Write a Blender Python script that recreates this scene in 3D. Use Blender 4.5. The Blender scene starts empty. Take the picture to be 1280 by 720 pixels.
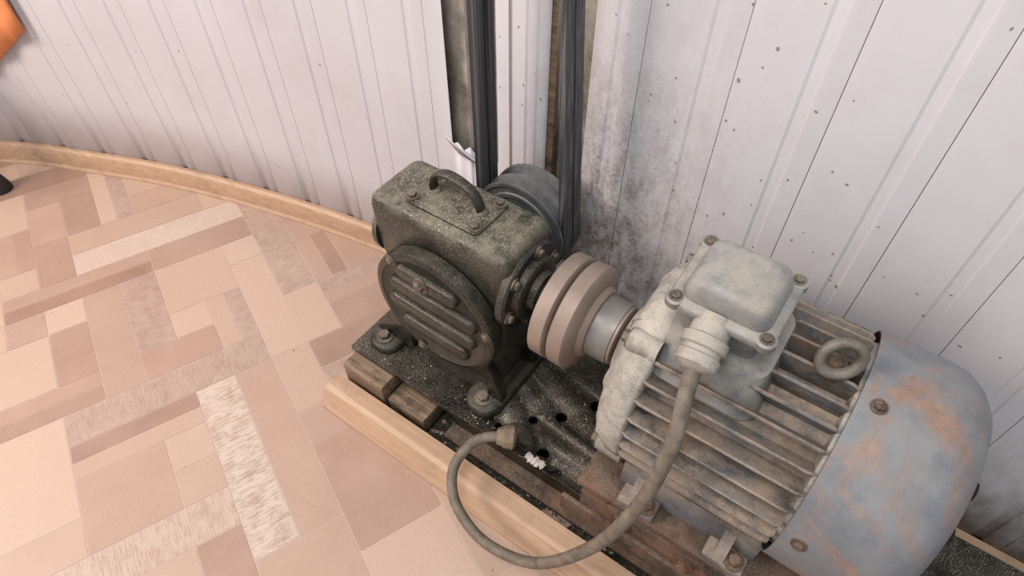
import bpy, bmesh, math, random, bisect
from mathutils import Vector, Matrix, noise
random.seed(7)
D=bpy.data
scene=bpy.context.scene
def lin(c):
    return tuple(((x/255)/12.92 if x/255<=0.04045 else ((x/255+0.055)/1.055)**2.4) for x in c)+(1,)
# ---------------------------------------------------------------- materials
class NT:
    def __init__(s,name):
        s.m=D.materials.new(name); s.m.use_nodes=True
        s.t=s.m.node_tree; s.n=s.t.nodes; s.l=s.t.links
        s.b=s.n['Principled BSDF']
        g=s.n.new('ShaderNodeNewGeometry'); s.pos=g.outputs['Position']; s.nor=g.outputs['Normal']
    def link(s,a,b): s.l.new(a,b)
    def noise(s,scale,detail=4,rough=.6,vec=None,dist=0):
        n=s.n.new('ShaderNodeTexNoise'); n.inputs['Scale'].default_value=scale
        n.inputs['Detail'].default_value=detail; n.inputs['Roughness'].default_value=rough
        n.inputs['Distortion'].default_value=dist
        s.link(vec if vec is not None else s.pos,n.inputs['Vector']); return n.outputs['Fac']
    def vor(s,scale,vec=None):
        n=s.n.new('ShaderNodeTexVoronoi'); n.inputs['Scale'].default_value=scale
        s.link(vec if vec is not None else s.pos,n.inputs['Vector']); return n.outputs['Distance'],n.outputs['Color']
    def warp(s,amt,scale):
        n=s.n.new('ShaderNodeTexNoise'); n.inputs['Scale'].default_value=scale; s.link(s.pos,n.inputs['Vector'])
        v=s.n.new('ShaderNodeVectorMath'); v.operation='SCALE'; v.inputs['Scale'].default_value=amt; s.link(n.outputs['Color'],v.inputs[0])
        a=s.n.new('ShaderNodeVectorMath'); a.operation='ADD'; s.link(v.outputs[0],a.inputs[0]); s.link(s.pos,a.inputs[1]); return a.outputs[0]
    def scale(s,v,vec=None,rot=(0,0,0)):
        n=s.n.new('ShaderNodeMapping'); n.inputs['Scale'].default_value=v; n.inputs['Rotation'].default_value=rot
        s.link(vec if vec is not None else s.pos,n.inputs['Vector']); return n.outputs[0]
    def rng(s,x,a,b,c=0,d=1):
        n=s.n.new('ShaderNodeMapRange'); n.inputs[1].default_value=a;n.inputs[2].default_value=b
        n.inputs[3].default_value=c;n.inputs[4].default_value=d; s.link(x,n.inputs[0]); return n.outputs[0]
    def math(s,op,a,b=None):
        n=s.n.new('ShaderNodeMath'); n.operation=op
        for i,x in enumerate((a,b)):
            if x is None: continue
            if isinstance(x,(int,float)): n.inputs[i].default_value=x
            else: s.link(x,n.inputs[i])
        return n.outputs[0]
    def sep(s,v):
        n=s.n.new('ShaderNodeSeparateXYZ'); s.link(v,n.inputs[0]); return n.outputs
    def mix(s,f,a,b,mode='MIX'):
        n=s.n.new('ShaderNodeMix'); n.data_type='RGBA'; n.blend_type=mode
        if isinstance(f,(int,float)): n.inputs[0].default_value=f
        else: s.link(f,n.inputs[0])
        for i,x in ((6,a),(7,b)):
            if isinstance(x,tuple): n.inputs[i].default_value=x
            else: s.link(x,n.inputs[i])
        return n.outputs[2]
    def bump(s,h,strength=.3,dist=.002):
        n=s.n.new('ShaderNodeBump'); n.inputs['Strength'].default_value=strength; n.inputs['Distance'].default_value=dist
        s.link(h,n.inputs['Height']); s.link(n.outputs[0],s.b.inputs['Normal'])
    def out(s,col,rough=.6,metal=0.):
        if isinstance(col,tuple): s.b.inputs['Base Color'].default_value=col
        else: s.link(col,s.b.inputs['Base Color'])
        if isinstance(rough,(int,float)): s.b.inputs['Roughness'].default_value=rough
        else: s.link(rough,s.b.inputs['Roughness'])
        s.b.inputs['Metallic'].default_value=metal
        return s.m

def grimy(name,base,dark,dust,dust_amt=.6,speck=.5,rust=0.,rough=.5,metal=.3,scale=1.,rustcol=(120,70,42),bump=.35,patch=0.,grain=(186,182,170)):
    m=NT(name)
    n1=m.noise(18*scale,6,.65)
    col=m.mix(m.rng(n1,.38,.66),lin(dark),lin(base))
    nz=m.sep(m.nor)[2]
    up=m.rng(nz,.0,.95)
    dn=m.noise(30,7,.75)
    df=m.math('MULTIPLY',m.math('MULTIPLY',up,m.rng(dn,.38,.60)),dust_amt)
    col=m.mix(df,col,lin(dust))
    if patch>0:
        pn=m.noise(22,8,.72,dist=.8)
        col=m.mix(m.math('MULTIPLY',m.rng(pn,.48,.60),patch),col,lin(dust))
    if rust>0:
        r=m.noise(10*scale,9,.72,dist=.6)
        rr=m.noise(90,4,.6)
        rc=m.mix(m.rng(rr,.3,.7),lin(rustcol),lin(tuple(min(255,int(c*1.2+8)) for c in rustcol)))
        col=m.mix(m.rng(r,.66-.32*rust,.76-.30*rust,0,.85),col,rc)
    gn=m.noise(520,3,.6)
    cl=m.rng(m.noise(20,5,.65),.36,.62)
    sp=m.math('MULTIPLY',m.math('MULTIPLY',m.rng(gn,.55,.63),cl),m.rng(nz,-.2,.7,.16*speck,.8*speck))
    col=m.mix(sp,col,lin(grain))
    gn2=m.noise(380,3,.6,m.scale((1,1,1.1)))
    col=m.mix(m.math('MULTIPLY',m.rng(gn2,.56,.64),.5*speck),col,lin((34,32,28)))
    rf=m.rng(df,0,.6,rough,.88)
    m.bump(m.noise(260,5,.75),bump,.001)
    return m.out(col,rf,metal)

M={}
M['gear']=grimy('gearbox_paint',(72,70,61),(40,39,34),(138,132,116),.85,1.,.0,.27,.25)
M['geardark']=grimy('gearbox_dark_cover',(54,52,46),(29,28,25),(100,94,81),.45,.5,.0,.26,.3)
M['bolt']=grimy('dusty_bolt',(122,114,100),(74,67,59),(156,147,132),.6,.3,.12,.5,.4)
M['coup']=grimy('coupling_metal',(146,130,120),(128,114,104),(158,144,132),.3,.0,.0,.42,.2,bump=.05)
M['hub']=grimy('coupling_hub',(134,132,130),(110,108,106),(150,146,142),.3,.0,.0,.42,.3,bump=.05)
M['bell']=grimy('motor_end_shield',(156,153,147),(112,108,101),(188,182,172),.8,.5,.06,.8,.05,patch=.6)
M['fins']=grimy('motor_fin_paint',(114,117,121),(64,64,65),(166,146,126),.85,.4,.26,.65,.1,rustcol=(112,84,66),patch=.3)
M['fan']=grimy('fan_cover_paint',(122,128,135),(104,110,117),(152,150,147),.45,.05,.56,.42,.15,scale=.85,rustcol=(132,104,86),bump=.12,patch=.12)
M['tbox']=grimy('terminal_box_cast',(146,147,148),(112,113,114),(178,172,161),.7,.25,.08,.42,.3,bump=.2,patch=.25)
M['rust']=grimy('rusty_steel',(102,81,67),(52,41,34),(144,125,108),.45,.5,.35,.85,.1,rustcol=(104,72,52))
M['plate']=grimy('grimy_steel_plate',(58,53,46),(24,22,19),(98,90,78),.45,1.,.08,.30,.25)
M['dirt']=grimy('debris_dirt',(42,37,32),(16,14,12),(70,62,54),.5,.8,.1,.95,0,bump=.9)
M['pulley']=grimy('pulley_metal',(138,140,143),(90,92,95),(146,146,146),.2,.0,.0,.4,.3,bump=.05)
M['gland']=grimy('gland_grey',(170,166,159),(126,122,115),(186,176,162),.5,.4,.1,.6,.1)
M['ring']=grimy('dirty_eye_ring',(128,124,118),(86,80,73),(156,148,136),.5,.3,.15,.5,.3)
M['plug']=grimy('plug_brown',(130,114,95),(86,74,60),(150,134,112),.5,.2,.0,.7,0)
m=NT('cable_rubber'); M['cable']=m.out(m.mix(m.rng(m.noise(60,6,.7),.35,.65),lin((88,80,71)),lin((122,112,99))),.65)
m=NT('belt_rubber'); v=m.scale((50,50,.5))
M['belt']=m.out(m.mix(m.rng(m.noise(6,2,.5,v),.42,.70),lin((50,51,54)),lin((98,100,104))),.5)
m=NT('black_rubber'); M['black']=m.out(m.mix(m.noise(80),lin((22,22,24)),lin((40,40,42))),.6)
m=NT('dark_void'); M['void']=m.out(m.mix(m.noise(80),lin((18,16,14)),lin((30,27,24))),.95)
m=NT('orange_cloth'); M['orange']=m.out(m.mix(m.noise(40),lin((214,128,76)),lin((228,148,98))),.85)
m=NT('grain_light'); M['grainl']=m.out(m.mix(m.noise(400),lin((176,168,152)),lin((136,126,108))),.9)
m=NT('grain_dark'); M['graind']=m.out(m.mix(m.noise(400),lin((96,86,72)),lin((50,45,38))),.9)
m=NT('stamped_nameplate'); v=m.scale((60,60,260))
M['name']=m.out(m.mix(m.rng(m.noise(3,4,.6,v),.45,.6),lin((158,138,114)),lin((96,80,64))),.55,.2)
def wood(name,a,b,rot=0,dirt=.35,oil=0.):
    m=NT(name); v=m.scale((3,60,60))
    n=m.noise(2.2,6,.6,v,dist=.4)
    c=m.mix(m.rng(n,.32,.68),lin(a),lin(b))
    c=m.mix(m.rng(m.noise(14,6,.75),.52,.72,0,dirt),c,lin((132,112,95)))
    if oil>0: c=m.mix(m.rng(m.noise(24,7,.75,m.scale((.5,1,1))),.50,.62,0,oil),c,lin((48,41,34)))
    m.bump(n,.08,.001)
    return m.out(c,.5)
M['wood']=wood('beige_wood_trim',(188,158,132),(168,137,111),dirt=.5)
M['oldwood']=wood('old_wood_block',(146,123,100),(88,73,58),dirt=.8,oil=.8)
M['fluff']=NT('white_fluff').out(lin((196,188,180)),.95)

# wall PVC
m=NT('white_pvc_panel')
base=m.mix(m.rng(m.noise(3,3),.3,.7),lin((192,190,196)),lin((200,199,204)))
p=m.sep(m.pos)
cx=m.rng(p[0],-.48,-.32,0,1); cx2=m.rng(p[0],-.30,-.10,1,0)
cc=m.math('MULTIPLY',cx,cx2)
hz=m.rng(p[2],.62,.25,.15,1)
sm=m.math('MULTIPLY',cc,hz)
streak=m.noise(4,7,.75,m.scale((10,10,5)))
fine=m.noise(140,7,.85)
f=m.math('MULTIPLY',sm,m.rng(m.math('MULTIPLY',streak,fine),.19,.33,.0,1))
base=m.mix(m.math('MINIMUM',m.math('MULTIPLY',f,1.2),.8),base,lin((100,89,77)))
low=m.math('MULTIPLY',m.rng(p[2],.30,.04,0,1),m.rng(p[0],-.6,-.45,0,1))
base=m.mix(m.math('MULTIPLY',low,m.rng(streak,.35,.6,0,.85)),base,lin((104,94,84)))
base=m.mix(m.rng(m.noise(9,7,.75),.48,.72,0,.2),base,lin((170,160,153)))
wv=m.warp(.012,60)
d,c=m.vor(100,wv); k=m.sep(c)
dens=m.rng(m.math('ADD',sm,m.rng(p[0],-1.6,-.5,0,.12)),0,1,.985,.70)
s1=m.math('MULTIPLY',m.math('LESS_THAN',d,m.math('MULTIPLY',k[1],.24)),m.math('GREATER_THAN',k[0],dens))
base=m.mix(m.math('MULTIPLY',s1,.7),base,lin((86,72,62)))
d,c=m.vor(21,wv); k=m.sep(c)
s2=m.math('MULTIPLY',m.math('LESS_THAN',d,m.math('MULTIPLY',m.math('MULTIPLY',k[1],k[1]),.10)),m.math('MULTIPLY',m.math('GREATER_THAN',k[0],.70),m.math('GREATER_THAN',p[0],-.75)))
base=m.mix(m.math('MULTIPLY',s2,.8),base,lin((70,60,54)))
M['pvc']=m.out(base,.38)
m=NT('panel_joint_dark'); M['joint']=m.out(m.mix(m.noise(30),lin((146,132,121)),lin((118,102,90))),.8)
m=NT('bare_backing')
b=m.mix(m.rng(m.noise(14,8,.75),.35,.65),lin((116,104,92)),lin((190,180,166)))
b=m.mix(m.rng(m.noise(7,6,.7,m.scale((14,14,1.5))),.5,.7,0,.8),b,lin((164,162,160)))
m.bump(m.noise(60,6,.7),.5,.003)
M['backing']=m.out(b,.8)

# floor material (colour attribute)
m=NT('linoleum_print')
at=m.n.new('ShaderNodeAttribute'); at.attribute_name='Col'
fl=m.n.new('ShaderNodeAttribute'); fl.attribute_name='Flag'
uv=m.n.new('ShaderNodeUVMap')
col=at.outputs['Color']
mot=m.noise(9,6,.65)
col=m.mix(m.rng(mot,.3,.7,0,.32),col,lin((196,172,155)))
fine=m.noise(3,5,.6,m.scale((30,260,1),uv.outputs[0]))
col=m.mix(m.rng(fine,.42,.7,0,.2),col,lin((132,106,92)))
st=m.noise(2.2,6,.8,m.scale((260,14,1),uv.outputs[0]),dist=.6)
edge_=m.noise(3,4,.7,m.scale((12,12,1),uv.outputs[0]))
mask=m.rng(m.math('ADD',st,m.math('MULTIPLY',edge_,.35)),.62,.69)
fx=m.sep(fl.outputs['Color'])
col=m.mix(m.math('MULTIPLY',mask,fx[0]),col,lin((210,198,186)))
# scattered crumbs on the floor
d,c=m.vor(60,m.warp(.01,50)); k=m.sep(c)
cr=m.math('MULTIPLY',m.math('LESS_THAN',d,m.math('MULTIPLY',k[1],.14)),m.math('GREATER_THAN',k[0],.93))
col=m.mix(m.math('MULTIPLY',cr,.6),col,lin((96,76,62)))
M['lino']=m.out(col,m.rng(mot,.3,.7,.28,.40))
m=NT('linoleum_joint'); M['grout']=m.out(m.mix(m.noise(20),lin((210,192,177)),lin((192,172,156))),.5)

# ---------------------------------------------------------------- geometry helpers
def empty(name,loc):
    e=D.objects.new(name,None); e.location=loc; e.empty_display_size=.05
    scene.collection.objects.link(e); return e
def fin(bm,name,mat,parent=None,ang=38,smooth=True):
    bmesh.ops.recalc_face_normals(bm,faces=bm.faces)
    for f in bm.faces: f.smooth=smooth
    for e in bm.edges:
        if len(e.link_faces)==2 and e.calc_face_angle(0)>math.radians(ang): e.smooth=False
    me=D.meshes.new(name); bm.to_mesh(me); bm.free()
    for mm in (mat if isinstance(mat,list) else [mat]): me.materials.append(mm)
    o=D.objects.new(name,me); scene.collection.objects.link(o)
    if parent:
        o.parent=parent; o.matrix_parent_inverse=Matrix.Translation(parent.location).inverted()
    return o
def bev(bm,w,seg=2,ang=30):
    es=[e for e in bm.edges if len(e.link_faces)==2 and e.calc_face_angle(0)>math.radians(ang)]
    if es and w>0: bmesh.ops.bevel(bm,geom=es,offset=w,segments=seg,affect='EDGES',profile=.6,clamp_overlap=True)
def loft(bm,secs,cap=True):
    rows=[[bm.verts.new(p) for p in s] for s in secs]
    n=len(rows[0])
    for a,b in zip(rows,rows[1:]):
        for i in range(n): bm.faces.new((a[i],a[(i+1)%n],b[(i+1)%n],b[i]))
    if cap:
        bm.faces.new(rows[0][::-1]); bm.faces.new(rows[-1])
    return rows
def rrect(x0,x1,y0,y1,r,z,n=5):
    out=[]
    for cx,cy,a0 in ((x1-r,y1-r,0),(x0+r,y1-r,90),(x0+r,y0+r,180),(x1-r,y0+r,270)):
        for i in range(n+1):
            a=math.radians(a0+90*i/n); out.append((cx+r*math.cos(a),cy+r*math.sin(a),z))
    return out
def box(name,x0,x1,y0,y1,z0,z1,mat,parent,b=.003,seg=2,xf=None):
    bm=bmesh.new(); loft(bm,[[(x0,y0,z),(x1,y0,z),(x1,y1,z),(x0,y1,z)] for z in (z0,z1)])
    bmesh.ops.recalc_face_normals(bm,faces=bm.faces)
    bev(bm,b,seg)
    if xf: bm.transform(xf)
    return fin(bm,name,mat,parent)
def basis(d):
    d=Vector(d).normalized(); a=Vector((0,0,1)) if abs(d.z)<.9 else Vector((1,0,0))
    u=d.cross(a).normalized(); return d,u,d.cross(u)
def lathe(name,origin,axis,prof,mat,parent,seg=48,xf=None,ang=38):
    d,u,v=basis(axis); o=Vector(origin); bm=bmesh.new()
    secs=[[o+d*t+(u*math.cos(2*math.pi*i/seg)+v*math.sin(2*math.pi*i/seg))*max(r,.0004) for i in range(seg)] for t,r in prof]
    loft(bm,secs)
    if xf: bm.transform(xf)
    return fin(bm,name,mat,parent,ang)
def bolt(name,p,axis,r,h,mat,parent,xf=None):
    d,u,v=basis(axis); o=Vector(p); bm=bmesh.new()
    W=lambda t,rr,n,ph=0:[o+d*t+(u*math.cos(2*math.pi*i/n+ph)+v*math.sin(2*math.pi*i/n+ph))*rr for i in range(n)]
    loft(bm,[W(0,r*1.55,20),W(h*.25,r*1.55,20)])
    loft(bm,[W(h*.25,r,6,.3),W(h*.85,r,6,.3),W(h,r*.8,6,.3)])
    if xf: bm.transform(xf)
    return fin(bm,name,mat,parent,25)
def catmull(P,n):
    P=[Vector(p) for p in P]; P=[2*P[0]-P[1]]+P+[2*P[-1]-P[-2]]; out=[]
    for i in range(1,len(P)-2):
        for k in range(n):
            t=k/n; a,b,c,d=P[i-1],P[i],P[i+1],P[i+2]
            out.append(.5*((2*b)+(c-a)*t+(2*a-5*b+4*c-d)*t*t+(3*b-a-3*c+d)*t**3))
    out.append(P[-2]); return out
def tube(name,pts,r,mat,parent,seg=14,n=8,xf=None,closed=False,sq=(1,1)):
    P=catmull(pts,n) if not closed else [Vector(p) for p in pts]
    N=len(P); bm=bmesh.new(); up=None; secs=[]
    for i,p in enumerate(P):
        if closed: t=(P[(i+1)%N]-P[i-1]).normalized()
        else: t=(P[min(i+1,N-1)]-P[max(i-1,0)]).normalized()
        if up is None: _,up,_=basis(t)
        up=(up-t*up.dot(t)).normalized(); w=t.cross(up)
        rr=r(i/(N-1)) if callable(r) else r
        secs.append([p+(up*math.cos(2*math.pi*k/seg)*sq[0]+w*math.sin(2*math.pi*k/seg)*sq[1])*rr for k in range(seg)])
    rows=loft(bm,secs,cap=not closed)
    if closed:
        a,b=rows[-1],rows[0]
        for i in range(seg): bm.faces.new((a[i],a[(i+1)%seg],b[(i+1)%seg],b[i]))
    if xf: bm.transform(xf)
    return fin(bm,name,mat,parent,50)
def grains(name,n,sampler,parent,smin=.0005,smax=.0016,light=.6):
    bm=bmesh.new()
    for _ in range(n):
        q=sampler()
        if q is None: continue
        x,y,z=q; s=smin+(smax-smin)*random.random()**2.5
        a=random.random()*6.28; sx,sy,sz=s*random.uniform(.7,1.5),s*random.uniform(.6,1),s*random.uniform(.3,.8)
        ca,sa=math.cos(a),math.sin(a)
        pts=[(sx,0,0),(0,sy,0),(-sx,0,0),(0,-sy,0)]
        vs=[bm.verts.new((x+px*ca-py*sa,y+px*sa+py*ca,z+sz*.3)) for px,py,_ in pts]
        t=bm.verts.new((x,y,z+sz)); 
        mi=0 if random.random()<light else 1
        for i in range(4):
            f=bm.faces.new((vs[i],vs[(i+1)%4],t)); f.material_index=mi
    me=D.meshes.new(name); bm.to_mesh(me); bm.free(); me.materials.append(M['grainl']); me.materials.append(M['graind'])
    o=D.objects.new(name,me); scene.collection.objects.link(o); o.parent=parent
    if parent: o.matrix_parent_inverse=Matrix.Translation(parent.location).inverted()
    return o

# ---------------------------------------------------------------- wall curve
WP=[(-2.9,-.75),(-2.5,-.25),(-2.12,.10),(-1.787,.341),(-1.548,.452),(-1.336,.533),(-1.0625,.607),(-.82,.652),(-.60,.669),(-.45,.672),(-.3,.672),(1.7,.672)]
dense=[p.xy for p in catmull([(a,b,0) for a,b in WP],24)]
acc=[0]
for a,b in zip(dense,dense[1:]): acc.append(acc[-1]+(b-a).length)
def at_len(L):
    L=max(0,min(acc[-1]-1e-6,L))
    i=min(max(bisect.bisect_right(acc,L)-1,0),len(dense)-2)
    t=(L-acc[i])/(acc[i+1]-acc[i]); p=dense[i].lerp(dense[i+1],t); d=(dense[i+1]-dense[i]).normalized()
    return p,Vector((-d.y,d.x))
def len_at_x(x):
    for i in range(len(dense)-1):
        if dense[i].x<=x<=dense[i+1].x:
            return acc[i]+(acc[i+1]-acc[i])*(x-dense[i].x)/(dense[i+1].x-dense[i].x)
    return acc[-1] if x>0 else 0
L0=len_at_x(-.1727)
PITCH=.112
gap1=(len_at_x(-.597),len_at_x(-.503)); gap2=(len_at_x(-.415),len_at_x(-.352))
ks=[]
k0=int(-L0/PITCH)
for k in range(k0,int((acc[-1]-L0)/PITCH)+1):
    s=L0+k*PITCH
    for ds,off in ((-.0009,0),(-.0007,.003),(.0007,.003),(.0009,0),(.072,0),(.0755,.0018),(.0865,.0022),(.089,0)):
        if 0<s+ds<acc[-1]: ks.append((s+ds,off,ds))
edge=[]
for g in (gap1,gap2):
    N=8
    for i in range(N+1): edge.append(g[0]+(g[1]-g[0])*i/N)
def off_at(L):
    for a,b in zip(ks,ks[1:]):
        if a[0]<=L<=b[0]: return a[1]+(b[1]-a[1])*(L-a[0])/(b[0]-a[0]+1e-9)
    return 0
allk=sorted([(a,b) for a,b,c in ks]+[(L,off_at(L)) for L in edge])
bm=bmesh.new(); cols=[]
for L,off in allk:
    p,nv=at_len(L); q=p+nv*off
    j=noise.noise(Vector((L*60,1,0)))
    zA=.20+.012*j; zB=.352+.018*noise.noise(Vector((L*90,5,0)))-(L-gap1[0])*.1*(gap1[0]<L<gap1[1])
    cols.append((L,off,[bm.verts.new((q.x,q.y,z)) for z in (0,zA,zB,2.2)]))
for (La,oa,a),(Lb,ob,b) in zip(cols,cols[1:]):
    mid=(La+Lb)/2
    for r in range(3):
        if gap1[0]<mid<gap1[1] and r==2: continue
        if gap2[0]<mid<gap2[1] and r>=1: continue
        f=bm.faces.new((a[r],b[r],b[r+1],a[r+1]))
        f.material_index=1 if (oa>.0029 and ob>.0029) else 0
wall=fin(bm,'wall_back',[M['pvc'],M['joint']],None,ang=12)
sm=wall.modifiers.new('t','SOLIDIFY'); sm.thickness=.0012; sm.offset=0
bm=bmesh.new()
rows=[]
for i in range(25):
    x=-.72+.5*i/24
    rows.append([bm.verts.new((x,.694+.007*noise.noise(Vector((x*30,z*30,0))),z)) for z in [k*.04 for k in range(56)]])
for a,b in zip(rows,rows[1:]):
    for r in range(55): bm.faces.new((a[r],b[r],b[r+1],a[r+1]))
o=fin(bm,'masonry_backing',M['backing'],wall)
box('batten',-.416,-.404,.673,.688,.22,2.0,M['oldwood'],wall,.001)
box('steel_channel',-.562,-.532,.676,.688,.34,2.0,M['hub'],wall,.001)
bm=bmesh.new()
fp=[(-.650,.6695,.384),(-.61,.669,.356),(-.58,.666,.338),(-.54,.664,.335),(-.545,.664,.343),(-.585,.667,.350),(-.612,.669,.364)]
vs=[bm.verts.new(p) for p in fp]; bm.faces.new(vs)
o=fin(bm,'torn_panel_flap',M['pvc'],wall); s=o.modifiers.new('s','SOLIDIFY'); s.thickness=.001

def sweep_base(name,x0,x1,parent=None):
    La,Lb=len_at_x(x0),len_at_x(x1); n=max(2,int((Lb-La)/.05)); bm=bmesh.new(); secs=[]
    prof=[(0,0),(-.021,0),(-.021,.004),(-.017,.010),(-.0165,.044),(-.014,.050),(-.008,.055),(0,.055)]
    for i in range(n+1):
        p,nv=at_len(La+(Lb-La)*i/n); secs.append([(p.x+nv.x*(o-.001),p.y+nv.y*(o-.001),z) for o,z in prof])
    loft(bm,secs); return fin(bm,name,M['wood'],parent,ang=22)
sweep_base('baseboard_back',-2.85,-.60)
sweep_base('baseboard_right',.12,1.69)

# ---------------------------------------------------------------- floor
bm=bmesh.new()
loft(bm,[[(x,y,z) for x,y in ((-3.1,-1.7),(1.8,-1.7),(1.8,.74),(-3.1,.74))] for z in (-.05,-.0006)])
fl=fin(bm,'floor',M['grout'],None,smooth=False)
U=.0705; d1=Vector((-.922,.386)).normalized()
d2=Vector((.386,.922)).normalized(); O=Vector((-.8296,.1767))
occ={}; tiles=[]
def inside(i,j):
    c=O+d1*U*(i+.5)+d2*U*(j+.5)
    return -3.0<c.x<1.7 and -1.6<c.y<.72
def put(i,j,w,h,kind):
    for a in range(w):
        for b in range(h): occ[(i+a,j+b)]=1
    if kind=='n' and random.random()<.15 and max(w,h)>=2 and min(w,h)==1:
        if w>=h: tiles.append((i,j,w,.5,'n')); tiles.append((i,j+.5,w,.5,'n' if random.random()<.6 else 'd'))
        else: tiles.append((i,j,.5,h,'n')); tiles.append((i+.5,j,.5,h,'n' if random.random()<.6 else 'd'))
    else: tiles.append((i,j,w,h,kind))
put(-5,0,5,1,'s')
put(-4,-4,1,4,'p'); put(0,-3,1,5,'d'); put(6,-2,1,5,'l'); put(2,-1,3,1,'d'); put(2,3,5,1,'d')
put(-9,-1,1,5,'n'); put(-5,1,5,1,'n'); put(-7,-4,2,3,'n')
put(-1,-3,1,3,'n'); put(-3,-3,2,2,'n'); put(1,-5,1,3,'n'); put(5,-4,1,4,'n')
sizes=[(1,4),(4,1),(1,3),(3,1),(2,3),(3,2),(1,2),(1,2),(2,2),(2,1),(2,1),(1,1)]
cells=[(i,j) for i in range(-40,60) for j in range(-40,60) if inside(i,j)]
cells.sort(key=lambda c:(c[0]+c[1],c[0]))
for i,j in cells:
    if (i,j) in occ: continue
    random.shuffle(sizes)
    for w,h in sizes+[(1,1)]:
        if all((i+a,j+b) not in occ for a in range(w) for b in range(h)):
            put(i,j,w,h,random.choice('ddp') if (min(w,h)==1 and max(w,h)>=3 and random.random()<.2) else 'n'); break
pal=[(186,161,144),(174,147,131),(163,134,119),(150,121,107),(181,156,139),(169,143,128),(190,166,149),(157,130,116)]
bm=bmesh.new(); cl=bm.loops.layers.float_color.new('Col'); fg=bm.loops.layers.float_color.new('Flag'); uvl=bm.loops.layers.uv.new('UVMap')
g=.0008
KF={'s':.72,'p':.42,'d':.26,'l':.3,'n':0}
for i,j,w,h,kind in tiles:
    a0,a1,b0,b1=i*U+g,(i+w)*U-g,j*U+g,(j+h)*U-g
    vs=[]
    for a,b in ((a0,b0),(a1,b0),(a1,b1),(a0,b1)):
        q=O+d1*a+d2*b; vs.append(bm.verts.new((q.x,q.y,0)))
    f=bm.faces.new(vs)
    c=random.choice(pal)
    if kind=='s': c=(166,143,129)
    if kind=='d': c=(152,126,114)
    if kind=='l': c=(192,174,161)
    if kind=='p': c=(173,148,134)
    k_=random.randint(-4,4)
    c=lin(tuple(min(255,x+k_) for x in c)); ru,rv=random.random()*9,random.random()*9
    for lp,(a,b) in zip(f.loops,((a0,b0),(a1,b0),(a1,b1),(a0,b1))):
        lp[cl]=c; lp[fg]=(KF[kind],0,0,1)
        lp[uvl].uv=(a+ru,b+rv) if w>=h else (b+ru,a+rv)
me=D.meshes.new('lino'); bm.to_mesh(me); bm.free(); me.materials.append(M['lino'])
o=D.objects.new('linoleum_print',me); scene.collection.objects.link(o); o.parent=fl
for p in me.polygons:
    if p.normal.z<0: p.flip()
# curb in front of the machine
bm=bmesh.new()
prof=[(.288,0),(.288,.008),(.292,.014),(.300,.034),(.306,.043),(.314,.047),(.339,.048),(.339,0)]
loft(bm,[[(x,y,z) for y,z in prof] for x in (-.618,-.2,.3,1.6)])
fin(bm,'trim_1',M['wood'],None,ang=22)
bm=bmesh.new(); rows=[]
for i in range(120):
    x=-.60+2.1*i/119
    rows.append([bm.verts.new((x,.341+.30*j/24,.002+.010*noise.noise(Vector((x*25,j*.4,0)))+.005*noise.noise(Vector((x*90,j*1.3,3))))) for j in range(25)])
for a,b in zip(rows,rows[1:]):
    for r in range(24): bm.faces.new((a[r],b[r],b[r+1],a[r+1]))
bed=fin(bm,'debris_bed',M['dirt'],None)
grains('loose_chips',900,lambda:(random.uniform(-.6,.3),random.uniform(.342,.375),.006),bed,.0008,.004,.3)

# ---------------------------------------------------------------- base frame
E=empty('steel_base_frame',(-.1,.49,.085))
pl=box('top_plate',-.612,.62,.376,.632,.080,.092,M['plate'],E,.0015)
bm=bmesh.new()
HO=((-.236,.47,.010),(-.27,.44,.008),(-.225,.40,.010),(-.19,.385,.008),(-.20,.52,.011),(-.31,.40,.006))
for x,y,r in HO:
    loft(bm,[[(x+r*math.cos(i*math.pi/8),y+r*math.sin(i*math.pi/8),z) for i in range(16)] for z in (.05,.12)])
cut=fin(bm,'cut',M['void'])
mod=pl.modifiers.new('b','BOOLEAN'); mod.object=cut; mod.operation='DIFFERENCE'; mod.solver='EXACT'
bpy.context.view_layer.update()
dg=bpy.context.evaluated_depsgraph_get(); nm=D.meshes.new_from_object(pl.evaluated_get(dg)); pl.modifiers.clear(); pl.data=nm
D.objects.remove(cut)
def sp():
    x,y=random.uniform(-.608,-.14),random.uniform(.380,.625)
    if any((x-a)**2+(y-b)**2<(r+.002)**2 for a,b,r in HO): return None
    if noise.noise(Vector((x*18,y*18,0)))+random.uniform(-.4,.4)<-.1: return None
    return x,y,.092
grains('plate_grit',3200,sp,E,.0005,.0022,.45)
box('front_channel',-.40,.62,.392,.400,.012,.080,M['plate'],E,.001)
box('front_channel_lip',-.40,.62,.362,.392,.012,.020,M['rust'],E,.001)
box('back_channel',-.60,.62,.60,.61,.012,.080,M['plate'],E,.001)
box('riser_front_beam',-.135,.20,.352,.392,.092,.170,M['rust'],E,.003)
box('riser_back_beam',-.135,.20,.565,.60,.092,.170,M['rust'],E,.003)
box('riser_cross',-.130,-.095,.352,.60,.170,.196,M['rust'],E,.003)
box('riser_top_front',-.14,.20,.345,.40,.196,.206,M['rust'],E,.001)
box('riser_top_back',-.14,.20,.55,.605,.196,.206,M['rust'],E,.001)
box('riser_mid',-.12,.19,.358,.395,.170,.196,M['rust'],E,.001)
box('rusty_angle',-.16,.24,.345,.352,.092,.130,M['rust'],E,.001)
for k,x in enumerate((-.07,.02,.11)):
    bolt('riser_bolt_%d'%k,(x,.352,.148),(0,-1,0),.009,.010,M['rust'],E)
E=empty('wood_block_stack',(-.5,.37,.04))
box('block_1',-.606,-.515,.346,.392,.014,.079,M['oldwood'],E,.003)
box('block_2',-.51,-.43,.350,.41,.014,.050,M['oldwood'],E,.003)
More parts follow.
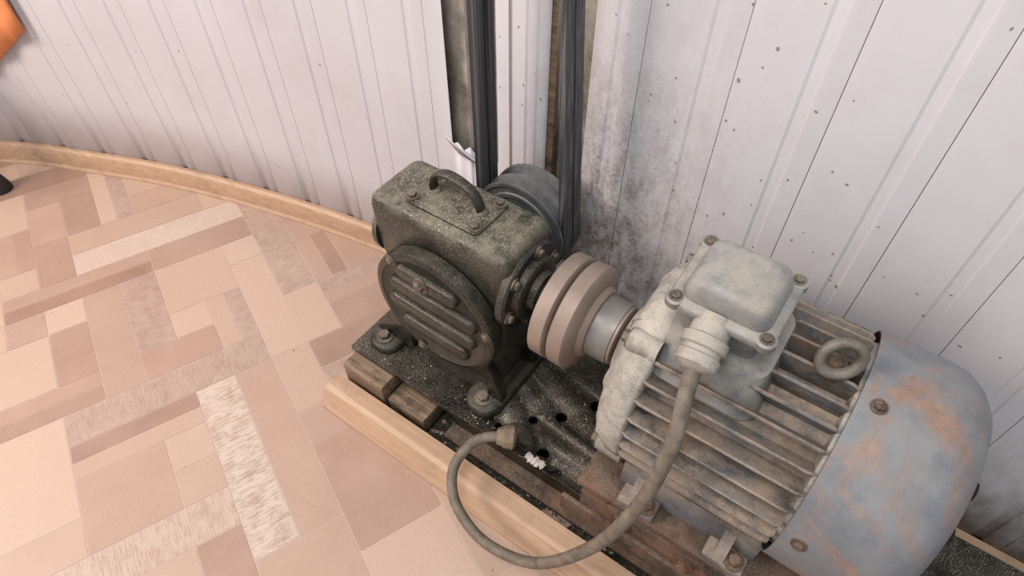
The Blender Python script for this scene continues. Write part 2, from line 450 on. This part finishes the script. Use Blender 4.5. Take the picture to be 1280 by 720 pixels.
box('block_3',-.606,-.44,.413,.46,.014,.079,M['oldwood'],E,.003)
box('block_4',-.606,-.44,.55,.595,.014,.079,M['oldwood'],E,.003)

# ---------------------------------------------------------------- gearbox
G=empty('worm_gearbox',(-.43,.483,.26))
bm=bmesh.new()
secs=[rrect(-.515,-.345,.446,.524,.010,.10),
      rrect(-.525,-.335,.440,.528,.014,.18),
      rrect(-.540,-.322,.434,.533,.014,.30),
      rrect(-.547,-.314,.431,.536,.013,.345),
      rrect(-.549,-.313,.430,.536,.013,.414),
      rrect(-.547,-.315,.432,.534,.013,.425),
      rrect(-.542,-.321,.437,.529,.013,.431),
      rrect(-.530,-.332,.448,.518,.012,.4335)]
loft(bm,secs); fin(bm,'housing',M['gear'],G,50)
for n,(x0,x1) in enumerate(((-.598,-.535),(-.385,-.320))):
    bm=bmesh.new()
    loft(bm,[rrect(x0,x1,.394,.575,.028,.092,8),rrect(x0+.001,x1-.001,.395,.574,.027,.103,8),rrect(x0+.005,x1-.005,.399,.570,.024,.107,8)])
    fin(bm,'foot_%d'%(n+1),M['geardark'],G,50)
    for k,y in enumerate((.418,.552)):
        bolt('foot_bolt_%d%d'%(n,k),((x0+x1)/2,y,.107),(0,0,1),.0095,.012,M['bolt'],G)
    for k,y in enumerate((.436,.528)):
        bm=bmesh.new(); xi=-.51 if n==0 else -.352; s=(-1 if n==0 else 1)
        xo=(x0+.006) if n==0 else (x1-.004)
        loft(bm,[[(xi,yy,.104),(xo,yy,.104),(xo,yy,.116),(xi+s*.012,yy,.165),(xi,yy,.19)] for yy in (y-.008,y+.008)])
        bmesh.ops.recalc_face_normals(bm,faces=bm.faces); bev(bm,.003,2)
        fin(bm,'foot_web_%d%d'%(n,k),M['geardark'],G)
bm=bmesh.new(); loft(bm,[rrect(-.555,-.325,.436,.535,.02,.092),rrect(-.53,-.34,.443,.528,.02,.118)]); fin(bm,'base_flare',M['geardark'],G)
C=(-.428,.436,.280)
lathe('wheel_boss',C,(0,-1,0),[(-.004,.100),(.012,.100),(.014,.097)],M['geardark'],G,64)
lathe('wheel_cover',C,(0,-1,0),[(.010,.108),(.022,.109),(.028,.108),(.031,.104),(.0315,.097),(.0285,.093),(.0275,.060),(.0285,0)],M['geardark'],G,80)
def bar(name,zc,x0,x1,h,slope):
    bm=bmesh.new(); n=8; secs=[]
    cx=(x0+x1)/2; L=(x1-x0)/2
    for t,sc in ((.026,1.05),(.031,1.0),(.0345,.84),(.0352,.66)):
        r=h*sc; l=L-h; ring=[]
        for i in range(2*n+2):
            if i<=n: a=math.radians(-90+180*i/n); px=l+r*math.cos(a); pz=r*math.sin(a)
            else: a=math.radians(90+180*(i-n-1)/n); px=-l+r*math.cos(a); pz=r*math.sin(a)
            ring.append((C[0]+cx+px,C[1]-t,C[2]+zc+pz-slope*px))
        secs.append(ring)
    loft(bm,secs); fin(bm,name,M['geardark'],G,70)
bar('cover_rib_1',.060,-.060,.050,.012,.05)
bar('cover_rib_2',.024,-.076,.080,.0125,.05)
bar('cover_rib_3',-.014,-.082,.076,.0125,.05)
bar('cover_rib_4',-.052,-.064,.062,.0125,.05)
for k in (0,2,4):
    a=math.radians(60*k+12)
    bolt('cover_bolt_%d'%k,(C[0]+.1*math.cos(a),C[1]-.031,C[2]+.1*math.sin(a)),(0,-1,0),.0055,.005,M['bolt'],G)
bolt('cover_plug',(C[0]-.010,C[1]-.035,C[2]+.062),(0,-1,0),.008,.009,M['bolt'],G)
bolt('side_plug',(-.538,.45,.245),(-1,0,0),.008,.024,M['bolt'],G)
bm=bmesh.new()
def oct_(x0,x1,y0,y1,c,z): return [(x0+c,y0,z),(x1-c,y0,z),(x1,y0+c,z),(x1,y1-c,z),(x1-c,y1,z),(x0+c,y1,z),(x0,y1-c,z),(x0,y0+c,z)]
loft(bm,[oct_(-.497,-.372,.447,.522,.006,.431),oct_(-.497,-.372,.447,.522,.006,.4365),oct_(-.495,-.374,.449,.520,.006,.438)])
fin(bm,'inspection_lid',M['gear'],G)
for k,(x,y) in enumerate(((-.487,.457),(-.487,.512),(-.382,.457),(-.382,.512))):
    bolt('lid_bolt_%d'%k,(x,y,.438),(0,0,1),.0062,.007,M['bolt'],G)
tube('lifting_handle',[(-.472,.485,.434),(-.472,.485,.452),(-.465,.485,.467),(-.449,.485,.475),(-.428,.485,.474),(-.408,.485,.466),(-.396,.485,.451),(-.393,.485,.434)],.0048,M['geardark'],G,14,6,sq=(1.7,.85))
lathe('handle_pad_1',(-.472,.485,.437),(0,0,1),[(0,.011),(.003,.010),(.005,.007)],M['gear'],G,20)
lathe('handle_pad_2',(-.393,.485,.437),(0,0,1),[(0,.011),(.003,.010),(.005,.007)],M['gear'],G,20)
def sp():
    x,y=random.uniform(-.538,-.325),random.uniform(.440,.527)
    if noise.noise(Vector((x*30,y*30,4)))+random.uniform(-.4,.4)<-.05: return None
    return x,y,(.438 if (-.495<x<-.374 and .449<y<.52) else .4325)
grains('top_grit',2600,sp,G,.0004,.0015,.7)
AX=(.478,.355)
lathe('bearing_cover_right',(-.316,AX[0],AX[1]),(1,0,0),[(-.004,.066),(.006,.066),(.009,.063),(.009,.048),(.018,.046),(.021,.042),(.021,.030),(.030,.028),(.032,.020)],M['geardark'],G,48)
for k in range(6):
    a=math.radians(60*k+15); bolt('bearing_bolt_%d'%k,(-.307,AX[0]+.055*math.cos(a),AX[1]+.055*math.sin(a)),(1,0,0),.0060,.007,M['bolt'],G)
lathe('bearing_cover_left',(-.545,AX[0],AX[1]),(-1,0,0),[(-.004,.052),(.004,.052),(.007,.046),(.008,.030),(.008,0)],M['gear'],G,40)
lathe('worm_shaft',(-.30,AX[0],AX[1]),(1,0,0),[(0,.016),(.026,.016)],M['hub'],G,24)
lathe('output_boss',(-.396,.53,.34),(0,1,0),[(0,.060),(.012,.058),(.014,.03),(.03,.03),(.03,.016),(.036,.016)],M['geardark'],G,40)

# ---------------------------------------------------------------- belt drive
P=empty('belt_drive_pulley',(-.395,.60,.34))
prof=[(-.032,.016),(-.032,.024),(-.026,.028),(-.025,.052),(-.027,.054),(-.027,.060),(-.025,.062),(-.025,.070),(-.028,.073),(-.028,.078)]
for k in range(2):
    t=-.024+k*.0235
    prof+=[(t,.078),(t+.004,.066),(t+.0175,.066),(t+.0215,.078)]
prof+=[(.028,.078),(.028,.064),(.02,.03),(.02,.01)]
lathe('pulley_wheel',(-.395,.60,.34),(0,1,0),prof,M['pulley'],P,56)
lathe('upper_pulley',(-.438,.60,1.5),(0,1,0),[(-.03,.01),(-.03,.026),(.03,.026),(.03,.012),(.064,.012)],M['pulley'],P,32)
B=empty('drive_belts',(-.395,.60,.9))
for k in range(2):
    y0=.5775+k*.0225; y1=y0+.0185; bm=bmesh.new()
    path=[]
    ob,ot=Vector((-.395,.34)),Vector((-.438,1.5)); rb,rt=.0735,.034
    for i in range(25):
        a=math.radians(180+180*i/24); path.append((ob+rb*Vector((math.cos(a),math.sin(a))),Vector((math.cos(a),math.sin(a)))))
    for i in range(25):
        a=math.radians(180*i/24); path.append((ot+rt*Vector((math.cos(a),math.sin(a))),Vector((math.cos(a),math.sin(a)))))
    rows=[[bm.verts.new((q.x,y,q.y)) for q,y in ((c+n*.006,y0),(c+n*.006,y1),(c-n*.006,y1-.003),(c-n*.006,y0+.003))] for c,n in path]
    for a,b in zip(rows,rows[1:]+rows[:1]):
        for i in range(4): bm.faces.new((a[i],a[(i+1)%4],b[(i+1)%4],b[i]))
    fin(bm,'v_belt_%d'%(k+1),M['belt'],B)

# ---------------------------------------------------------------- coupling
C2=empty('shaft_coupling',(-.25,.476,.355)); o=(.024,AX[0]-.002,AX[1]-.001)
lathe('disc_gearbox_side',o,(1,0,0),[(-.298,.034),(-.290,.036),(-.289,.069),(-.287,.0725),(-.268,.0725),(-.266,.070),(-.264,.02)],M['coup'],C2,72)
lathe('rubber_insert',o,(1,0,0),[(-.266,.060),(-.261,.060)],M['black'],C2,48)
lathe('disc_motor_side',o,(1,0,0),[(-.262,.02),(-.261,.070),(-.259,.0725),(-.240,.0725),(-.236,.069),(-.231,.050),(-.224,.046),(-.222,.041),(-.190,.040),(-.188,.036),(-.188,.02)],M['coup'],C2,72)
lathe('hub_sleeve',o,(1,0,0),[(-.222,.0425),(-.194,.0415),(-.192,.038)],M['hub'],C2,56)
lathe('motor_shaft',o,(1,0,0),[(-.190,.019),(-.182,.019)],M['hub'],C2,24)

# ---------------------------------------------------------------- motor
Mo=empty('electric_motor',(.04,.474,.356)); o=(0,.474,.356)
RF=.117
lathe('front_end_shield',o,(1,0,0),[(-.158,.028),(-.158,.046),(-.154,.052),(-.148,.062),(-.145,.085),(-.140,.106),(-.130,.122),(-.116,.130),(-.102,.131),(-.098,.128),(-.098,.09)],M['bell'],Mo,72,ang=60)
for k in range(4):
    a=math.radians(45+90*k-10); y=.474+.124*math.cos(a); z=.356+.124*math.sin(a)
    lathe('shield_lug_%d'%k,(-.132,y,z),(1,0,0),[(0,.013),(.034,.014)],M['bell'],Mo,20)
    bolt('shield_bolt_%d'%k,(-.132,y,z),(-1,0,0),.0075,.009,M['bolt'],Mo)
oo=Vector(o)
for k in range(8):
    a=math.radians(22+45*k); bm=bmesh.new()
    r0,r1=.056,.120; u=Vector((0,math.cos(a),math.sin(a))); w=Vector((0,-math.sin(a),math.cos(a)))*.004
    pr=[(-.152,r0),(-.150,r0+.006),(-.145,.100),(-.134,r1),(-.124,r1)]
    loft(bm,[[oo+Vector((x,0,0))+u*r+w*s for x,r in pr] for s in (-1,1)])
    fin(bm,'shield_rib_%d'%k,M['bell'],Mo)
lathe('stator_body',o,(1,0,0),[(-.102,.100),(-.102,RF-.013),(.085,RF-.013),(.085,.05)],M['fins'],Mo,72)
bm=bmesh.new(); nf=34
for k in range(nf):
    deg=360*k/nf+3
    if 72<deg%360<118 : x0=.0
    else: x0=-.100
    if 196<deg%360<308: continue
    a=math.radians(deg); u=Vector((0,math.cos(a),math.sin(a))); w=Vector((0,-math.sin(a),math.cos(a)))
    def cs(x,rt): return [oo+Vector((x,0,0))+u*.101+w*.0036,oo+Vector((x,0,0))+u*rt+w*.0019,oo+Vector((x,0,0))+u*(rt+.0014),oo+Vector((x,0,0))+u*rt-w*.0019,oo+Vector((x,0,0))+u*.101-w*.0036]
    loft(bm,[cs(x0,.127),cs(x0+.006,.131),cs(.072,.131),cs(.078,.128)])
fin(bm,'cooling_fins',M['fins'],Mo)
# plain lower pad that carries the nameplate
def arcpad(name,d0,d1_,x0,x1,r0,r1,mat):
    bm=bmesh.new(); secs=[]; n=10
    for i in range(n+1):
        a=math.radians(d0+(d1_-d0)*i/n); u=Vector((0,math.cos(a),math.sin(a)))
        secs.append([oo+Vector((x0,0,0))+u*r0,oo+Vector((x1,0,0))+u*r0,oo+Vector((x1,0,0))+u*r1,oo+Vector((x0,0,0))+u*r1])
    loft(bm,secs); return fin(bm,name,mat,Mo)
arcpad('lower_pad',196,238,-.098,.079,.100,.128,M['fins'])
arcpad('nameplate',198,216,-.030,.070,.128,.1305,M['name'])
for k in range(4):
    arcpad('nameplate_line_%d'%k,200+k*4,201.6+k*4,-.024,.064,.1303,.1311,M['rust'])
lathe('rear_end_shield',o,(1,0,0),[(.076,.1),(.078,.122),(.09,.124),(.1,.11),(.1,.05)],M['bell'],Mo,60)
bm=bmesh.new(); seg=80
prof=[(.080,.1350),(.0805,.1365),(.10,.1372),(.150,.1372),(.167,.1345),(.183,.126),(.195,.112),(.201,.093),(.205,.07),(.207,.04),(.208,.001)]
secs=[[oo+Vector((t,r*math.cos(2*math.pi*i/seg),r*math.sin(2*math.pi*i/seg))) for i in range(seg)] for t,r in prof]
rows=loft(bm,secs,cap=False); bm.faces.new(rows[-1])
cow=fin(bm,'fan_cowl',M['fan'],Mo,60); s=cow.modifiers.new('s','SOLIDIFY'); s.thickness=.0022; s.offset=-1
for k in range(10):
    a=2*math.pi*k/10; lathe('cowl_vent_%d'%k,(.2015,.474+.075*math.cos(a),.356+.075*math.sin(a)),(1,0,0),[(0,.010),(.0045,.010)],M['void'],Mo,16)
def rolled(deg): return Matrix.Translation(Vector(o))@Matrix.Rotation(math.radians(deg),4,'X')@Matrix.Translation(-Vector(o))
ROLL=rolled(9)
for k,dg_ in enumerate((14,82,-100)):
    bolt('cowl_screw_%d'%k,(.098,.474,.356+.137),(0,0,1),.0050,.005,M['rust'],Mo,xf=rolled(dg_))
x0,x1,y0,y1=-.108,-.006,.438,.526
bm=bmesh.new()
loft(bm,[rrect(x0+.012,x1-.010,y0+.010,y1-.012,.012,.452),rrect(x0+.010,x1-.008,y0+.008,y1-.01,.014,.515),rrect(x0+.003,x1-.003,y0+.003,y1-.003,.014,.530)])
bm.transform(ROLL); fin(bm,'terminal_box_base',M['tbox'],Mo,45)
bm=bmesh.new()
loft(bm,[rrect(x0-.002,x1+.002,y0-.002,y1+.002,.013,.5315),rrect(x0-.002,x1+.002,y0-.002,y1+.002,.013,.5375),rrect(x0,x1,y0,y1,.013,.540),
 rrect(x0+.007,x1-.007,y0+.007,y1-.007,.014,.542),rrect(x0+.012,x1-.012,y0+.011,y1-.011,.013,.560),rrect(x0+.016,x1-.016,y0+.015,y1-.015,.012,.565),rrect(x0+.024,x1-.024,y0+.022,y1-.022,.010,.5665)])
bm.transform(ROLL); fin(bm,'terminal_box_lid',M['tbox'],Mo,48)
for k,(x,y) in enumerate(((x0+.006,y0+.006),(x1-.006,y0+.006),(x1-.006,y1-.006),(x0+.006,y1-.006))):
    lathe('lid_ear_%d'%k,(x,y,.5315),(0,0,1),[(0,.010),(.0085,.010),(.010,.008)],M['tbox'],Mo,20,xf=ROLL)
    bolt('lid_screw_%d'%k,(x,y,.541),(0,0,1),.0045,.004,M['bolt'],Mo,xf=ROLL)
bm=bmesh.new(); loft(bm,[rrect(-.108,.012,.405,.540,.02,.445),rrect(-.102,.004,.430,.525,.02,.486)]); bm.transform(ROLL); fin(bm,'terminal_box_pad',M['tbox'],Mo,50)
gd=Vector((.05,-.80,-.45)).normalized(); gp=Vector((-.060,.409,.514))
lathe('cable_gland',gp,gd,[(-.016,.019),(.004,.019),(.006,.0225),(.016,.0225),(.018,.019),(.022,.019),(.024,.0215),(.034,.0205),(.038,.013),(.040,.009)],M['gland'],Mo,28)
EB=rolled(4)
lathe('eyebolt_collar',(.050,.474,.480),(0,0,1),[(0,.015),(.007,.015),(.010,.011),(.012,.007),(.014,.006)],M['rust'],Mo,24,xf=EB)
ring=[(.052+.0165*math.cos(2*math.pi*i/36),.468+.006*math.cos(2*math.pi*i/36)+.008*math.sin(2*math.pi*i/36),.508+.0160*math.sin(2*math.pi*i/36)) for i in range(36)]
tube('eyebolt_ring',ring,.0056,M['ring'],Mo,14,xf=EB,closed=True)
for n,(ya,yb) in enumerate(((.346,.40),(.548,.602))):
    for k,xa in enumerate((-.085,.030)):
        box('foot_pad_%d%d'%(n,k),xa,xa+.05,ya,yb,.206,.220,M['fins'],Mo,.004)
        yc=.40 if n==0 else .548
        bm=bmesh.new(); s=1 if n==0 else -1
        loft(bm,[[(x,ya if n==0 else yb,.216),(x,yc+s*.03,.216),(x,yc+s*.03,.30),(x,yc-s*.02,.262)] for x in (xa+.012,xa+.026)])
        fin(bm,'foot_leg_%d%d'%(n,k),M['fins'],Mo)
        bolt('foot_bolt_%d%d'%(n,k),(xa+.036,(ya+.012) if n==0 else (yb-.012),.220),(0,0,1),.008,.010,M['rust'],Mo)
box('foot_rail_front',-.095,.085,.372,.43,.206,.262,M['fins'],Mo,.006)
box('foot_rail_back',-.095,.085,.518,.576,.206,.262,M['fins'],Mo,.006)

# ---------------------------------------------------------------- cable
K=empty('power_cable',(-.2,.3,.2))
cp=[tuple(gp+gd*.034),(-.052,.354,.487),(-.0465,.337,.468),(-.0425,.320,.436),(-.048,.300,.344),(-.078,.275,.224),(-.144,.258,.092),(-.222,.247,.068),(-.288,.264,.076),(-.320,.298,.096),(-.317,.338,.116),(-.302,.358,.124),(-.284,.371,.127)]
tube('cable_sheath',cp,.0080,M['cable'],K,16,10)
pd=Vector((.8,.45,-.06)).normalized()
lathe('plug_body',(-.290,.368,.1265),pd,[(0,.009),(.002,.013),(.010,.015),(.012,.0175),(.026,.018),(.029,.015),(.031,.008)],M['plug'],K,10,ang=30)
E=empty('fluff_scrap',(-.22,.36,.1))
for k in range(5):
    bm=bmesh.new(); bmesh.ops.create_icosphere(bm,subdivisions=2,radius=.0045)
    for v in bm.verts:
        v.co*=1+.9*noise.noise(v.co*260+Vector((k*3,0,0))); v.co.z*=.45; v.co+=Vector((-.240+.006*k,.382+random.uniform(-.005,.005),.0940))
    fin(bm,'tuft_%d'%k,M['fluff'],E)

# ---------------------------------------------------------------- stool (one foot enters the frame) and towel
S=empty('metal_stool',(-1.85,.10,.2))
fc=[(-1.685,.262),(-1.80,-.06),(-2.02,-.02),(-1.90,.19)]
ctr=Vector((-1.86,.08))
for k,(x,y) in enumerate(fc):
    t=Vector((x,y)).lerp(ctr,.25)
    lathe('rubber_foot_%d'%k,(x,y,0),(0,0,1),[(0,.024),(.012,.024),(.035,.018),(.040,.014)],M['black'],S,20)
    tube('leg_%d'%k,[(x,y,.03),((x+t.x)/2,(y+t.y)/2,.24),(t.x,t.y,.45)],.012,M['black'],S,12)
lathe('seat',(ctr.x,ctr.y,.45),(0,0,1),[(0,.13),(.006,.145),(.03,.145),(.036,.135)],M['black'],S,40)
La,Lb=len_at_x(-1.76),len_at_x(-1.535)
bm=bmesh.new(); rows=[]
for i in range(40):
    f=i/39; p,nv=at_len(La+(Lb-La)*f); r=[]
    for j in range(16):
        zb=.366-.17*(1-f); z=zb+(1.05-zb)*j/15
        of=-.012-.005*math.sin(f*22+j*.12)
        r.append(bm.verts.new((p.x+nv.x*of,p.y+nv.y*of,z)))
    rows.append(r)
for a,b in zip(rows,rows[1:]):
    for r in range(15): bm.faces.new((a[r],b[r],b[r+1],a[r+1]))
o_=fin(bm,'orange_towel',M['orange'],None,80); s=o_.modifiers.new('s','SOLIDIFY'); s.thickness=.004
p,nv=at_len((La+Lb)/2)
lathe('towel_peg',(p.x-nv.x*.002,p.y-nv.y*.002,1.04),(-nv.x,-nv.y,0),[(0,.012),(.05,.012),(.055,.018),(.06,.016)],M['bolt'],o_,16)

# ---------------------------------------------------------------- light
w=D.worlds.new('World'); scene.world=w; w.use_nodes=True
bg=w.node_tree.nodes['Background']; bg.inputs[0].default_value=(.95,.97,1,1); bg.inputs[1].default_value=.66
def area(name,loc,tgt,size,energy,col):
    l=D.lights.new(name,'AREA'); l.size=size; l.energy=energy; l.color=col
    o=D.objects.new(name,l); o.location=loc; o.rotation_euler=(Vector(tgt)-Vector(loc)).to_track_quat('-Z','Y').to_euler()
    scene.collection.objects.link(o)
area('window_light',(-2.0,-1.3,1.9),(-1.2,.3,0),1.0,62,(1,.81,.70))
area('ceiling_lamp',(-.2,-.5,2.6),(-.2,.3,0),.8,29,(1,.98,.95))
# ---------------------------------------------------------------- camera
cam=D.cameras.new('Camera'); cam.sensor_width=36; cam.lens=36*800/1280; cam.clip_start=.01
co=D.objects.new('Camera',cam); scene.collection.objects.link(co); scene.camera=co
p=math.atan2(800,700)
fh=Vector((-.5785,.8157,0)); fwd=fh*math.cos(p)+Vector((0,0,-math.sin(p)))
co.location=(0,0,1); co.rotation_euler=fwd.to_track_quat('-Z','Y').to_euler()
scene.view_settings.view_transform='Standard'
